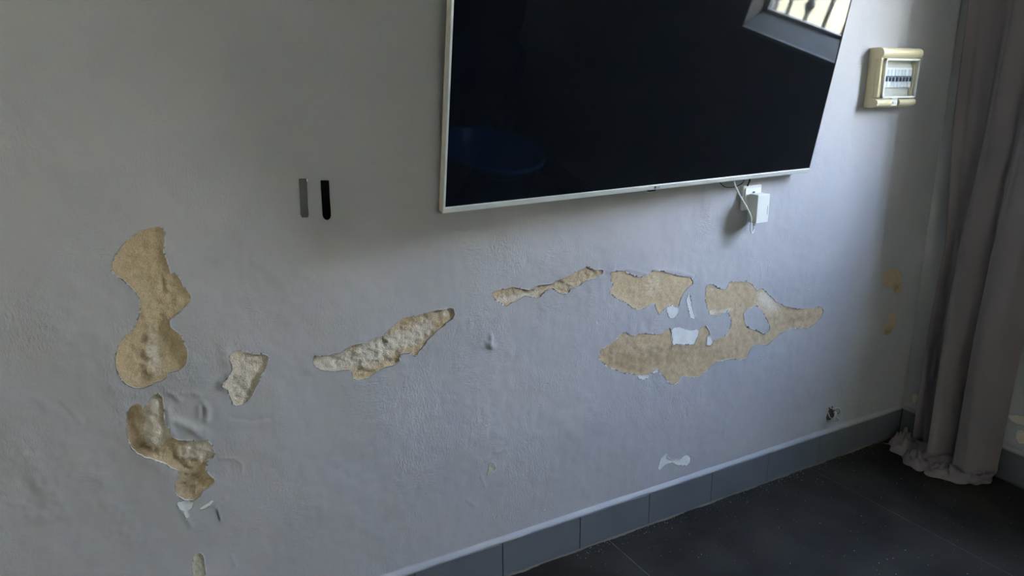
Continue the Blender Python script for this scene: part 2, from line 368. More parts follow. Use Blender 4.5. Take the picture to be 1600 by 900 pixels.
F_ = P3([(140,100),(190,92),(225,92),(250,110),(300,130),(345,132),(380,110),(410,92),(450,90),(500,105),(550,122),(600,130),(635,132),(658,155),(650,180),(620,200),(600,225),(580,260),(572,300),(562,320),(520,306),(482,316),(478,325),(462,345),(445,370),(430,340),(415,300),(390,300),(355,325),(320,338),(280,325),(240,295),(200,275),(160,255),(135,225),(145,200),(155,180),(140,145)], 920, 400, 4)
F1 = P3([(484,322),(520,312),(563,325),(560,360),(535,390),(510,385),(495,355)], 920, 400, 4)
G_ = P3([(616,262),(632,225),(640,270),(650,330),(665,375),(660,392),(635,385),(625,340),(612,290)], 920, 400, 4)
H_ = P3([(740,175),(765,172),(800,195),(830,208),(865,205),(870,180),(895,160),(950,158),(1000,160),(1020,180),(1045,210),(1085,200),(1110,225),(1140,255),(1175,285),(1220,310),(1270,325),(1320,330),(1380,328),(1420,318),(1455,320),(1468,345),(1455,385),(1430,405),(1400,435),(1370,450),(1320,452),(1270,455),(1220,475),(1190,490),(1160,520),(1120,555),(1060,550),(1030,560),(1010,580),(985,640),(940,645),(880,640),(830,650),(790,660),(765,680),(745,710),(710,735),(680,755),(620,755),(580,750),(565,785),(540,802),(510,795),(485,765),(455,735),(430,705),(400,722),(380,743),(300,745),(275,738),(220,728),(170,710),(120,690),(80,660),(70,625),(80,590),(120,565),(160,540),(185,510),(200,485),(230,480),(260,495),(290,500),(320,485),(370,485),(420,492),(470,480),(495,455),(512,450),(520,520),(522,572),(545,553),(600,558),(662,553),(675,520),(688,490),(690,458),(705,448),(730,432),(745,455),(755,490),(734,502),(732,560),(768,558),(774,530),(800,520),(840,505),(860,480),(880,450),(890,410),(878,370),(870,335),(850,350),(820,368),(790,372),(760,365),(742,330),(732,270),(730,220)], 920, 400, 4)
H0 = P3([(985,335),(1010,325),(1045,305),(1070,325),(1095,360),(1120,400),(1135,440),(1130,470),(1100,492),(1060,470),(1010,455),(985,440),(970,400),(968,355)], 920, 400, 4)
H1 = P3([(516,452),(540,448),(590,450),(630,465),(685,460),(684,490),(671,519),(657,548),(600,553),(547,548),(526,565),(525,520)], 920, 400, 4)
H2 = P3([(739,505),(754,500),(769,530),(763,553),(736,555)], 920, 400, 4)
H3 = P3([(303,750),(382,748),(402,727),(429,711),(452,738),(448,748),(430,728),(403,738),(377,757),(345,777),(315,767)], 920, 400, 4)
J_ = P3([(495,370),(515,368),(525,390),(520,410),(500,415),(490,430),(483,425),(492,400)], 600, 600, 3)
K_ = P3([(1285,410),(1285,390),(1300,345),(1320,325),(1335,350),(1365,355),(1395,348),(1415,330),(1438,335),(1435,365),(1420,380),(1370,380),(1350,365),(1320,375),(1300,395)], 600, 600, 3)
L_ = P3([(205,190),(225,150),(265,115),(310,108),(360,115),(380,140),(388,200),(392,260),(380,330),(345,338),(310,300),(300,270),(245,272),(215,240)], 1340, 400, 5.63)
N_ = P3([(315,465),(330,520),(330,600),(300,670),(255,700),(225,690),(225,640),(250,590),(275,530)], 1340, 400, 5.63)
R_ = lambda p, st=.004, am=.0009: roughen(p, st, am)
S3 = lambda *a: a
patches = [
 dict(id='A', name='peeled_patch', label='tall hourglass patch of bare tan plaster, deepest and largest at left', poly=R_(A_, .006, .0008), depth=.0065, drop=.0028, edge=.028, grain=.0007, wave=.006, rough=.5, crust=.002,
      stains=[('b',185,415,8,16,.30),('b',222,490,6,40,.42),('b',190,560,10,30,.2),('b',238,590,22,9,.45),('w',238,558,11,30,.62),('w',226,402,10,18,.30),('w',245,450,22,12,.36),('w',255,575,12,16,.4),('b',236,575,5,12,.3),('w',240,520,10,30,.35)]),
 dict(id='B', name='peeled_patch', label='small whitish crumbly patch right of the hourglass patch', poly=R_(B_, .005, .0010), depth=.004, drop=.0026, edge=.010, grain=.0016, white=.58, rough=.9, stains=[('b',380,565,14,10,.2)]),
 dict(id='C', name='peeled_patch', label='hooked brown patch with grey crust below the hourglass patch', poly=R_(C_, .005, .0009), depth=.0085, drop=.0048, edge=.012, grain=.0015, white=.08, brown=.16, rough=.9, crust=.004, wave=.004,
      stains=[('w',238,640,13,28,1.5),('w',242,680,15,18,1.5),('w',262,672,12,12,.7),('w',308,703,26,15,1.1),('w',325,705,12,16,.9),('b',206,660,9,40,.7),('b',225,700,20,14,.6),('b',285,715,20,12,.3),('b',300,752,22,20,.35)]),
 dict(id='I', name='filler_patch', label='small yellowish ring of old filler low on the left wall', poly=R_(I_), depth=.0015, drop=.0012, mat='filler_yellow', grain=.0006),
 dict(id='C1', name='filler_patch', label='pale smear of filler under the hooked patch', poly=R_(C1), depth=.0009, drop=.0006, mat='filler', grain=.0003),
 dict(id='C2', name='filler_patch', poly=R_(C2), depth=.0009, drop=.0006, mat='filler', grain=.0003),
 dict(id='D', name='peeled_patch', label='long slanting patch of gritty whitish plaster in mid wall', poly=R_(D_, .005, .0010), depth=.0045, drop=.0030, edge=.009, grain=.0020, white=.10, rough=1.0,
      stains=[('w',505,570,20,14,.75),('w',530,565,22,12,.60),('w',558,560,30,17,.62),('w',590,550,24,20,.62),('w',625,533,28,18,.52),('w',650,525,22,16,.42),('w',668,510,14,16,.45),('w',700,487,22,9,.50),('b',560,588,34,5,.3),('b',628,552,26,6,.4),('b',600,570,20,5,.3)]),
 dict(id='E', name='peeled_patch', label='thin slanting strip of bare plaster pointing up to the right', poly=R_(E_, .004, .0012), depth=.003, drop=.0022, edge=.006, grain=.0018, white=.14, rough=1.0,
      stains=[('w',790,468,26,7,.40),('w',830,460,30,6,.36),('w',900,444,26,6,.28),('w',925,425,14,8,.15)]),
 dict(id='F', name='peeled_patch', label='pale smooth peeled patch just right of the thin strip', poly=R_(F_, .0035, .0020), depth=.0020, drop=.0016, edge=.010, grain=.0004, rough=.3, white=.02, cell=.0036, stains=[('w',1020,450,16,24,.34),('w',1055,440,26,20,.2),('w',985,450,18,16,.14)]),
 dict(id='F1', under='F', name='filler_remnant', label='white filler flake at lower tip', poly=R_(F1, .003, .0024), depth=.0007, drop=.0005, mat='filler', grain=.0002, cell=.0036),
 dict(id='G', name='filler_patch', label='narrow upright white sliver between the two right patches', poly=R_(G_, .003, .0024), depth=.0009, drop=.0007, mat='filler', grain=.0002, cell=.0036),
 dict(id='H', name='peeled_patch', label='largest sprawling tan patch at right with a painted island inside', poly=R_(H_, .004, .0022), holes=[R_(H0, .006, .0012)], depth=.0018, drop=.0013, edge=.012, grain=.0003, rough=.3, brown=.30, cell=.0036,
      stains=[('b',1020,562,70,16,.16),('b',960,555,20,18,.12),('w',1118,450,14,8,.45),('w',1160,470,40,16,.10),('w',1195,462,14,20,.55),('w',1210,480,18,18,.45),('w',1112,488,8,6,.6),('w',1135,485,14,4,.6),('w',1133,520,6,8,.5),('w',1002,530,40,9,.10),('w',1120,540,16,10,.3),('w',1245,490,25,12,.15),('w',1240,512,18,3,.3),('w',1150,517,18,3,.3),('b',1245,500,20,4,.2)]),
 dict(id='H1', under='H', name='filler_remnant', label='broad white filler flake on the upper edge', poly=R_(H1, .003, .0024), depth=.0006, drop=.0005, mat='filler', grain=.0002, cell=.0036),
 dict(id='H2', under='H', name='filler_remnant', poly=R_(H2, .003, .0024), depth=.0006, drop=.0005, mat='filler', grain=.0002, cell=.0036),
 dict(id='H3', under='H', name='filler_remnant', poly=R_(H3, .003, .0024), depth=.0006, drop=.0005, mat='filler', grain=.0002, cell=.0036),
 dict(id='J', name='filler_patch', label='tiny yellowish chip low in mid wall', poly=R_(J_), depth=.0015, drop=.0010, mat='filler_yellow', grain=.0004),
 dict(id='K', name='filler_patch', label='white bone-shaped chip just above the skirting', poly=R_(K_, .003, .0024), depth=.0018, drop=.0012, mat='filler', grain=.0005, cell=.0036),
 dict(id='L', name='peeled_patch', label='small tan patch near the corner, the upper one', poly=R_(L_, .006, .001), depth=.0014, drop=.001, brown=.1, grain=.0003, rough=.3, cell=.0036, stains=[('b',1401,450,8,10,.4)]),
 dict(id='N', name='peeled_patch', label='small tan patch near the corner, the lower one', poly=R_(N_, .006, .001), depth=.0014, drop=.001, brown=.1, grain=.0003, rough=.3, cell=.0036, stains=[('b',1387,518,8,8,.5)]),
]
# relief drawn by hand: (points in photo pixels, half width m, height m)
ridges = [
 ([(262,613),(272,617),(280,625)], .004, .003), ([(285,615),(300,612),(312,618)], .004, .002),
 ([(318,630),(324,640),(322,655),(314,650),(312,636)], .005, .0045), ([(317,640),(317,650)], .004, -.005),
 ([(268,655),(290,665),(318,672),(326,682)], .006, .0035), ([(300,672),(322,688)], .005, .004), ([(262,640),(264,665),(275,684)], .004, .003),
 ([(362,652),(395,657),(420,652)], .003, -.002), ([(345,716),(368,716),(378,725),(379,736)], .0025, .002),
 ([(335,790),(352,778)], .003, .002), ([(340,795),(345,812)], .002, .002), ([(362,870),(368,885)], .003, .002),
 ([(280,790),(292,810),(298,822)], .004, .002), ([(352,548),(362,575),(352,600)], .010, .0055), ([(345,600),(365,612)], .008, .003),
 ([(180,610),(225,615),(262,600),(300,560)], .012, .003), ([(196,640),(200,690),(235,722),(268,740)], .012, .0035),
 ([(60,625),(75,640)], .006, .003), ([(95,628),(108,641),(125,660)], .004, .002), ([(92,630),(112,652)], .004, -.002),
 ([(490,548),(470,556),(484,580)], .010, .003), ([(500,548),(550,540),(600,515)], .010, .002),
 ([(766,522),(769,530)], .0035, .003), ([(763,538),(769,541)], .0075, .0065), ([(767,530),(767,536)], .005, .0045), ([(756,536),(762,546)], .003, -.0012),
 ([(950,425),(980,420),(1010,428)], .004, .002), ([(1020,422),(1060,424),(1082,432)], .004, .002), ([(1105,445),(1130,450)], .004, .002), 
 ([(752,745),(758,760)], .002, .002), ([(730,782),(745,792)], .003, .002), ([(775,708),(790,702)], .004, .002), ([(760,720),(772,712)], .003, .002), ([(1071,640),(1072,652)], .003, -.002),
 ([(150,520),(170,545)], .012, .002),
 ([(30,700),(70,760),(90,800)], .02, .004), ([(110,700),(150,745)], .02, .0035), ([(0,740),(30,800)], .02, .004), ([(170,790),(215,850)], .02, .0035), ([(60,480),(100,520)], .02, .003),
]
def wall_relief(x, z):
    lowness = np.clip((1.30-z)/.5, .25, 1)
    h = lowness*(.0055*fbm(x, z, .42, 2, off=1)+.0026*fbm(x, z, .11, 3, off=2)*(1+.4*np.clip((-2.0-x)/.2, 0, 1)))+.0030*fbm(x, z, .9, 1, off=6)
    h += lowness*.0010*np.abs(fbm(x, z, .035, 2, off=7))
    for pts, w, amp in ridges:
        Q = [at(a, b_) for a, b_ in pts]; best = np.full(x.shape, 1e9)
        xs = [q[0] for q in Q]; zs = [q[2] for q in Q]; m_ = (x > min(xs)-4*w) & (x < max(xs)+4*w) & (z > min(zs)-4*w) & (z < max(zs)+4*w)
        if not m_.any(): continue
        X, Z = x[m_], z[m_]; d = np.full(X.shape, 1e9)
        for a, b_ in zip(Q, Q[1:]):
            dx, dz = b_[0]-a[0], b_[2]-a[2]; t_ = np.clip(((X-a[0])*dx+(Z-a[2])*dz)/(dx*dx+dz*dz), 0, 1)
            d = np.minimum(d, np.hypot(X-a[0]-t_*dx, Z-a[2]-t_*dz))
        h[m_] += .5*amp*np.exp(-(d/(1.3*w))**2)*(1+.6*vnoise(X, Z, .01, off=8))
    # edges of the peeled skin lift a little towards the room
    return h
SX = lines([(XL, .05), (-2.86, .0025), (-1.85, .0030), (-1.25, .0036), (0.0,)])
TZ = lines([(0.0, .01), (.10, .0030), (.42, .0026), (1.08, .0045), (1.2, .012), (ZC,)])
wall_back = build_wall('wall_back', SX, TZ, lambda s, t, h: np.stack([s, -h*(t > .12), t], 1), patches, wall_relief)

# right wall, with the two window openings -------------------------------------
rp_ = [
 dict(id='n', name='peeled_patch', label='pale chip beside the curtain near the corner', poly=R_(P3([(345,235),(378,226),(385,265),(352,297)], 1340, 560, 4.09, 0, 0.)), depth=.0015, drop=.001, mat='plaster', white=.75),
 dict(id='o', name='peeled_patch', label='long pale chip on the side wall right of the curtain', poly=R_(P3([(262,178),(330,172),(400,180),(500,205),(520,262),(430,270),(380,255),(330,242),(290,215)], 1530, 620, 6, 0, 0.)), depth=.0018, drop=.0012, mat='plaster', white=.75, stains=[]),
 dict(id='p', name='peeled_patch', label='square pale chip under the long one right of the curtain', poly=R_(P3([(345,345),(370,310),(420,318),(480,330),(490,430),(430,436),(370,438),(350,390)], 1530, 620, 6, 0, 0.)), depth=.0018, drop=.0012, mat='plaster', white=.6),
 dict(id='q', name='filler_patch', label='tiny chip at the right edge of the curtain', poly=R_(P3([(183,95),(200,92),(215,120),(232,138),(200,140),(182,130)], 1530, 620, 6, 0, 0.)), depth=.0015, drop=.001, mat='filler_yellow'),
]
SY = lines([(0.0, .004), (.56, .02), (-W1[0], .1), (-YF,)])
SY = np.unique(np.round(np.concatenate([SY, [-W1[1]]]), 6))
TY = np.unique(np.round(np.concatenate([lines([(0.0, .02), (.10, .004), (.34, .02), (.5, .06), (W1[2], .06), (W1[3], .1), (ZC,)])]), 6))
cuts = [(-w[1], -w[0], w[2], w[3]) for w in (W1,)]
wall_right = build_wall('wall_right', SY, TY, lambda s, t, h: np.stack([-h*(t > .12)*(np.abs(t-W1[2]) > .03), -s, t], 1), rp_, lambda a, b_: np.clip((1.1-b_)/.4, 0, 1)*(.003*fbm(a, b_, .3, 2, off=11)+.0015*fbm(a, b_, .08, 2, off=12))*((b_ < 1.1) | (a > 99)), cut=cuts)
bm = bmesh.new()
for (y0, y1, z0, z1) in (W1,):       # reveals of the openings
    for a in ((0, y0-.001, y0, z0, z1), (0, y1, y1+.001, z0, z1), (0, y0, y1, z0-.001, z0), (0, y0, y1, z1, z1+.001)):
        box(a[0], OUT, a[1], a[2], a[3], a[4], bm)
obj('window_reveal', bm, 'room_paint', wall_right)
bm = bmesh.new()                      # outer leaf of the masonry
ys = [YF, W1[0], W1[1], .018]; zs = [0, W1[2], W1[3], ZC]
for i in range(3):
    for j in range(3):
        if j == 1 and i == 1: continue
        box(.12, OUT, ys[i], ys[i+1], zs[j], zs[j+1], bm)
bmesh.ops.remove_doubles(bm, verts=bm.verts, dist=1e-5)
obj('outer_leaf', bm, 'yard', wall_right)
# sills: slightly proud slab in each opening
for k, (y0, y1, z0, z1) in enumerate((W1,)):
    wn = empty('window_%d' % (k+1), (.10, (y0+y1)/2, z0), kind='structure')
    loc = lambda o: setattr(o, 'matrix_parent_inverse', Matrix.Translation(wn.location).inverted()) or o
    loc(obj('window_sill', prism([(-.012, z0-.004), (.10, z0-.004), (.0945, z0+.078), (.0, z0+.014), (-.012, z0+.010)], 1, y0, y1), 'sill', wn, bevel=.003))
    bm = box(.09, .13, y0, y0+.022, z0, z1); box(.09, .13, y1-.022, y1, z0, z1, bm); box(.09, .13, y0, y1, z0, z0+.088, bm); box(.09, .13, y0, y1, z1-.04, z1, bm)
    loc(obj('window_frame', bm, 'frame', wn))
    loc(obj('window_pane', box(.105, .109, y0+.02, y1-.02, z0+.07, z1-.035), 'glass', wn))
    for i, y in enumerate((-.968, -.900, -.808, -.715, -.622, -.53)):
        zz = z0+.13
        # each bar is one turned iron rod; every other bar carries a knuckle
        pts = [(.140, y, z0-.03), (.140, y, zz-.02)]; rads = [.0085, .0085]
        if i % 3 == 2:
            pts += [(.140, y, zz-.005), (.140, y, zz+.012), (.140, y, zz+.03), (.140, y, zz+.045)]; rads += [.013, .021, .016, .0085]
        pts += [(.140, y, z1+.03)]; rads += [.0085]
        loc(obj('window_bar', tube(pts, .006, rads=rads, seg=8), 'iron', wn))

# ------------------------------------------------------------------ rest of the room shell
obj('wall_left', box(XL-.15, XL, YF, 0, 0, ZC), 'room_paint', kind='structure')
bm = box(XL-.15, DR[0], YF-.15, YF, 0, ZC); box(DR[0], DR[1], YF-.15, YF, 0, DR[2], bm); box(DR[1], OUT, YF-.15, YF, 0, ZC, bm); box(DR[0], DR[1], YF-.15, YF, DR[3], ZC, bm)
obj('wall_front', bm, 'room_paint', kind='structure')
bm = box(DR[0], DR[0]+.03, YF-.16, YF+.01, DR[2], DR[3]); box(DR[1]-.03, DR[1], YF-.16, YF+.01, DR[2], DR[3], bm); box(DR[0], DR[1], YF-.16, YF+.01, DR[3]-.03, DR[3], bm); box(DR[0], DR[1], YF-.16, YF+.01, DR[2], DR[2]+.03, bm)
obj('window_2', bm, 'sill', kind='structure')  # surround of the opening added for fill light
obj('ceiling', box(XL-.15, OUT, YF-.15, .12, ZC, ZC+.12), 'ceiling', kind='structure')
obj('masonry_core', box(XL-.15, OUT, .016, .14, -.1, ZC+.05), 'rim', wall_back)
fl = obj('floor', box(XL-.15, OUT, YF-.15, .12, -.10, -.0010), 'floor_grout', kind='structure')
GX = [-1.3638+.854*i for i in range(-3, 2)]; GX = [XL]+[g for g in GX if g > XL+.05]+[0.0]; GY = [0, -.854, -1.708, -2.562, -3.416, YF]
for i in range(len(GX)-1):
    for j in range(5):
        x0, x1 = GX[i]+.0012, GX[i+1]-.0012; y1, y0 = GY[j]-.0012, GY[j+1]+.0012
        if j == 0: y1 = -.0125
        if x1 > -.01: x1 = -.0125
        obj('floor_tile', box(x0, x1, y0, y1, -.012, 0), 'floor_tile', fl, bevel=.0012)

# skirting: one glazed tile after the other, a painted bead on top, grout at the foot
HB = .110
J0 = -1.9657
def skirting(name, a, b_, to):
    root = empty(name, (0, 0, 0), kind='structure')
    return root
bb = empty('baseboard_back', (-1.4, 0, 0), kind='structure')
def rel(o, root): o.matrix_parent_inverse = Matrix.Translation(root.location).inverted(); return o
xs = [J0+.25*i for i in range(-10, 8)]; xs = [XL]+[x for x in xs if XL+.02 < x < -.02]+[-.012]
for a, b_ in zip(xs, xs[1:]):
    g = .0022 if a < -1.4 else .0012
    rel(obj('baseboard_tile', box(a+g/2, b_-g/2, -.0115, -.001, .003, HB-.004), 'skirt', bb, bevel=.0012), bb)
rel(obj('mortar_bed', box(XL, -.004, -.0095, -.0005, .001, HB-.005), 'tv_back', bb), bb)
br_ = empty('baseboard_right', (0, -1.4, 0), kind='structure')
ysr = [-.0125-.25*i for i in range(0, 17)]+[YF]
for a, b_ in zip(ysr, ysr[1:]):
    rel(obj('baseboard_tile', box(-.0115, -.001, b_+.001, a-.001, .003, HB-.004), 'skirt', br_, bevel=.0012), br_)
rel(obj('mortar_bed', box(-.0095, -.0005, YF, -.004, .001, HB-.005), 'tv_back', br_), br_)
def wavy_strip(along, a0, a1, prof, step, amp):
    """a hand-run bead: profile (d out of wall, z) swept along a wall with slight waver"""
    bm = bmesh.new(); n_ = int((a1-a0)/step); prev = None
    for i in range(n_+1):
        s_ = a0+(a1-a0)*i/n_; k = 1+amp*math.sin(s_*37)*.5+amp*(random.random()-.5)
        ring = [bm.verts.new((s_, -d*k, z) if along == 0 else (-d*k, s_, z)) for d, z in prof]
        if prev:
            for q in range(len(prof)-1): bm.faces.new((prev[q], prev[q+1], ring[q+1], ring[q]))
        prev = ring
    return bm
o = obj('trim_1', wavy_strip(0, -3.4, -.013, [(0, HB-.004), (.0105, HB-.0045), (.0125, HB-.002), (.0105, HB+.003), (.005, HB+.007), (0, HB+.0105)], .02, .12), 'bead', smooth=True, kind='structure')
o = obj('trim_2', wavy_strip(1, -2.0, -.013, [(0, HB-.004), (.0105, HB-.0045), (.0125, HB-.002), (.0105, HB+.003), (.005, HB+.006), (0, HB+.009)], .02, .12), 'bead', smooth=True, kind='structure')
o = obj('trim_3', wavy_strip(0, -3.4, -.013, [(.0105, .0045), (.0130, .0028), (.0155, .0004)], .012, .25), 'grout', smooth=True, kind='structure')
o = obj('trim_4', wavy_strip(1, -2.0, -.013, [(.0105, .0045), (.0130, .0028), (.0155, .0004)], .012, .25), 'grout', smooth=True, kind='structure')

# yard outside
obj('yard_ground', box(-9, 14, -14, 8, -.25, -.12), 'yard', kind='structure')
obj('fill_bounce_wall', box(-9, 14, -9.2, -9, -.12, 4.2), 'yard', kind='structure')  # unseen wall added to bounce warm fill through the rear opening
obj('yard_wall', box(4.6, 4.8, -14, 8, -.12, 3.0), 'yard', kind='structure')

# ------------------------------------------------------------------ television
TVM = (Matrix.Rotation(math.radians(2.744), 4, 'Z') @ Matrix.Rotation(math.radians(10.138), 4, 'X') @ Matrix.Rotation(math.radians(-.454), 4, 'Y'))
tv = empty('television', (-1.8933, -.0931, 1.0249), 'large flat television tilted forward on the wall, silver bottom bezel', 'television')
tv.rotation_mode = 'QUATERNION'; tv.rotation_quaternion = TVM.to_quaternion()
TW, TH = 1.20, .695
obj('screen', box(.0055, TW-.004, .0005, .006, .0125, TH-.006), 'screen', tv)
obj('bezel', box(0, TW, -.003, .009, 0, .0125), 'silver', tv, bevel=.0012, label='silver bottom bezel bar')
obj('bezel', box(0, .0055, -.003, .009, .0125, TH), 'silver', tv, bevel=.0012)
obj('bezel', box(TW-.0035, TW, -.001, .009, .0125, TH), 'tv_back', tv, bevel=.0008, label='thin black bezel at the right')
obj('bezel', box(0, TW, -.001, .009, TH-.006, TH), 'tv_back', tv, bevel=.0008)
obj('side_band', box(.0003, TW-.0003, .0095, .018, .0005, TH-.0005), 'tv_side', tv, bevel=.001)
bm = prism([(.03, .018), (TW-.03, .018), (TW-.10, .036), (.10, .036)], 2, .14, TH*.9)
obj('back_housing', bm, 'tv_back', tv)
obj('infrared_receiver', box(.580, .604, .001, .012, -.005, .0), 'black', tv, bevel=.001)
bm = bmesh.new(); bmesh.ops.create_cone(bm, cap_ends=True, segments=24, radius1=.0036, radius2=.0036, depth=.0006, matrix=Matrix.Translation((.5965, -.0032, .0062)) @ Matrix.Rotation(PI/2, 4, 'X'))
lg = obj('logo', bm, 'logo', tv, label='small round emblem with two letters')
tcu = bpy.data.curves.new('lettering', 'FONT'); tcu.body = 'LG'; tcu.size = .0085; tcu.extrude = .0002
tob = bpy.data.objects.new('lettering_source', tcu); COL.objects.link(tob); dg = bpy.context.evaluated_depsgraph_get(); me = bpy.data.meshes.new_from_object(tob.evaluated_get(dg)); bpy.data.objects.remove(tob)
me.name = 'lettering'; me.transform(Matrix.Translation((.6025, -.0032, .0032)) @ Matrix.Rotation(PI/2, 4, 'X')); me.materials.clear()
lt = link(bpy.data.objects.new('lettering', me), lg, 'logo')
# wall bracket behind it
inv = TVM.inverted(); org = Vector(tv.location)
def tvl(p): return inv @ (Vector(p)-org)
for xx in (-1.50, -1.18):
    obj('bracket_arm', tube([tvl((xx, -.012, 1.35)), tvl((xx, -.05, 1.37)), tvl((xx, -.085, 1.39))], .010), 'iron', tv)

# ------------------------------------------------------------------ breaker box
bk = empty('breaker_box', (-.34, 0, 1.213), 'ivory plastic breaker box with clear door on wall beside the television', 'breaker box')
def bp(name, bm, mt, **k): return rel(obj(name, bm, mt, bk, **k), bk)
x0, x1, z0, z1 = -.432, -.245, 1.213, 1.390
bp('base', box(x0, x1, -.030, -.0005, z0, z1), 'ivory', bevel=.004)
fx0, fx1 = x0+.003, x1-.002
bp('cover_side', box(fx0, fx0+.022, -.043, -.028, z0+.03, z1-.03), 'ivory', bevel=.003)
bp('cover_side', box(fx1-.018, fx1, -.043, -.028, z0+.03, z1-.03), 'ivory', bevel=.003)
def rbar(xa, xb, zc, hh, d0, d1):   # rounded-nose bar along x
    pr = [(-d0, zc-hh)]+[(-d0-(d1-d0)*math.sin(PI*t/10)**.7, zc-hh*math.cos(PI*t/10)) for t in range(1, 10)]+[(-d0, zc+hh)]
    return prism(pr, 0, xa, xb)
bp('cover_top', rbar(x0-.001, x1+.002, z1-.0165, .0165, .026, .052), 'ivory', smooth=False)
bp('cover_bottom', rbar(x0-.001, -.362, z0+.015, .0135, .026, .050), 'ivory')
bp('cover_bottom', rbar(-.326, x1, z0+.015, .0135, .026, .050), 'ivory')
bp('latch', box(-.360, -.328, -.044, -.026, z0+.004, z0+.033), 'offwhite', bevel=.003)
bm = box(-.354, -.334, -.047, -.043, z0+.012, z0+.018); bp('latch_tab', bm, 'white', bevel=.001)
bp('inner_tray', box(x0+.024, x1-.018, -.0335, -.030, z0+.030, z1-.034), 'tray')
bm = box(x0+.026, x1-.020, -.036, -.033, z0+.058, z1-.058); bp('label_strip', bm, 'white')
# eight breakers, each with its toggle
bx0, bx1 = x0+.030, x1-.024; bw = (bx1-bx0)/8
for i in range(8):
    a = bx0+bw*i
    b1 = bp('breaker', box(a+.0005, a+bw-.0005, -.040, -.034, z0+.060, z1-.064), 'switch_white', bevel=.0006)
    tg = obj('toggle', box(a+.0075, a+bw-.0045, -.0455, -.0395, z0+.078, z0+.090), 'switch_dark', b1); tg.matrix_parent_inverse = (bk.matrix_world @ Matrix.Translation(bk.location)).inverted() if False else Matrix.Identity(4)
    bm = box(a+.001, a+bw-.001, -.0408, -.0398, z0+.0905, z0+.0945); tm = obj('marking', bm, 'switch_dark', b1)
bpy.context.view_layer.update()
bm = box(x0+.018, x1-.010, -.0505, -.0490, z0+.030, z1-.033)
bp('door', bm, 'glass', label='clear plastic door')
bm = bmesh.new()
for a in ((x0+.016, x0+.021, z0+.029, z1-.032), (x1-.013, x1-.008, z0+.029, z1-.032), (x0+.016, x1-.008, z0+.029, z0+.034), (x0+.016, x1-.008, z1-.038, z1-.032)):
    box(a[0], a[1], -.0515, -.043, a[2], a[3], bm)
bp('door_frame', bm, 'offwhite')

# ------------------------------------------------------------------ socket, adapter, cables
sk = empty('wall_socket', (-.889, 0, .935), 'white surface-mounted wall socket under the television', 'socket')
sp_ = lambda name, bm, mt, **k: rel(obj(name, bm, mt, sk, **k), sk)
sp_('housing', box(-.926, -.852, -.010, -.0005, .935, 1.006), 'white', bevel=.003)
sp_('face_plate', box(-.920, -.858, -.014, -.010, .941, 1.0), 'white', bevel=.002)
bm = bmesh.new(); bmesh.ops.create_cone(bm, cap_ends=True, segments=28, radius1=.0195, radius2=.0195, depth=.001, matrix=Matrix.Translation((-.889, -.0142, .968)) @ Matrix.Rotation(PI/2, 4, 'X'))
sp_('recess', bm, 'offwhite')
sp_('earth_clip', box(-.893, -.885, -.017, -.0140, .984, .989), 'grey_strip', bevel=.0008)
ad = empty('power_adapter', (-.884, -.0148, .902), 'boxy off-white power adapter plugged into the wall socket', 'adapter')
rel(obj('body', box(-.908, -.860, -.050, -.0155, .902, .984), 'offwhite', ad, bevel=.0018), ad)
rel(obj('rating_mark', box(-.8665, -.8655, -.0503, -.0499, .925, .950), 'grey_strip', ad), ad)
rel(obj('cable_outlet', tube([(-.897, -.034, .903), (-.897, -.034, .893)], .0038), 'white', ad, smooth=True), ad)
pts = [(-.897, -.034, .894), (-.899, -.036, .884), (-.9045, -.038, .8745), (-.913, -.040, .876), (-.918, -.040, .895), at(1174, 341, 1, -.042), at(1169, 328, 1, -.045), at(1158, 309, 1, -.048), at(1150, 293, 1, -.048), at(1146.6, 283, 1, -.048), at(1146.4, 277, 1, -.044)]
obj('power_cable', tube(pts, .0021, smoothn=6, seg=8), 'white', smooth=True, label='thin white power cable hanging from the television to the adapter', cat='cable')
pts = [at(1122, 279, 1, -.045), at(1125, 285, 1, -.035), at(1131.5, 291.5, 1, -.02), at(1140, 293, 1, -.010), at(1150, 291.5, 1, -.010), at(1160, 286, 1, -.02), at(1163, 280, 1, -.04)]
obj('signal_cable', tube(pts, .0012, smoothn=6, seg=6), 'black', smooth=True, label='thin dark cable looping just below the television bezel', cat='cable')
pts = [at(1171.8, 276, 1, -.05), at(1171.2, 283, 1, -.04), at(1169.3, 287, 1, -.02), at(1168, 290.5, 1, -.0145)]
obj('short_cable', tube(pts, .0022, smoothn=5, seg=8), 'black', smooth=True, label='short black cable dropping behind the top of the socket', cat='cable')

# ------------------------------------------------------------------ the two flat strips left of the television
def strip(name, pts, mt, label, th):
    P = [at(*p) for p in pts]; bm = prism([(p[0], p[2]) for p in P], 1, -th, -.0002+.002)
    return obj(name, bm, mt, label=label, cat='strip', bevel=.0006)
strip('grey_strip', [(466.7,279.3),(479,279.1),(479.3,292),(480.5,320),(481.5,335),(480.5,339.3),(471.5,339.6),(469.3,334),(468.5,310)], 'grey_strip', 'narrow dark grey upright strip on wall, farther from the television', .0035)
strip('black_strip', [(500.7,281.7),(513.3,281.7),(514.5,305),(516.3,330),(516.5,337),(515,341),(512,343.4),(509,343.4),(505.8,341),(504,337),(502.8,315)], 'black', 'narrow black upright strip with rounded foot, nearer the television', .004)
p = at(479.3, 281.5); obj('clip', box(p[0]-.0015, p[0]+.001, -.006, -.003, p[2]-.002, p[2]+.003), 'white', bpy.data.objects['grey_strip'])  # small white box paints in a glint at the strip's top corner

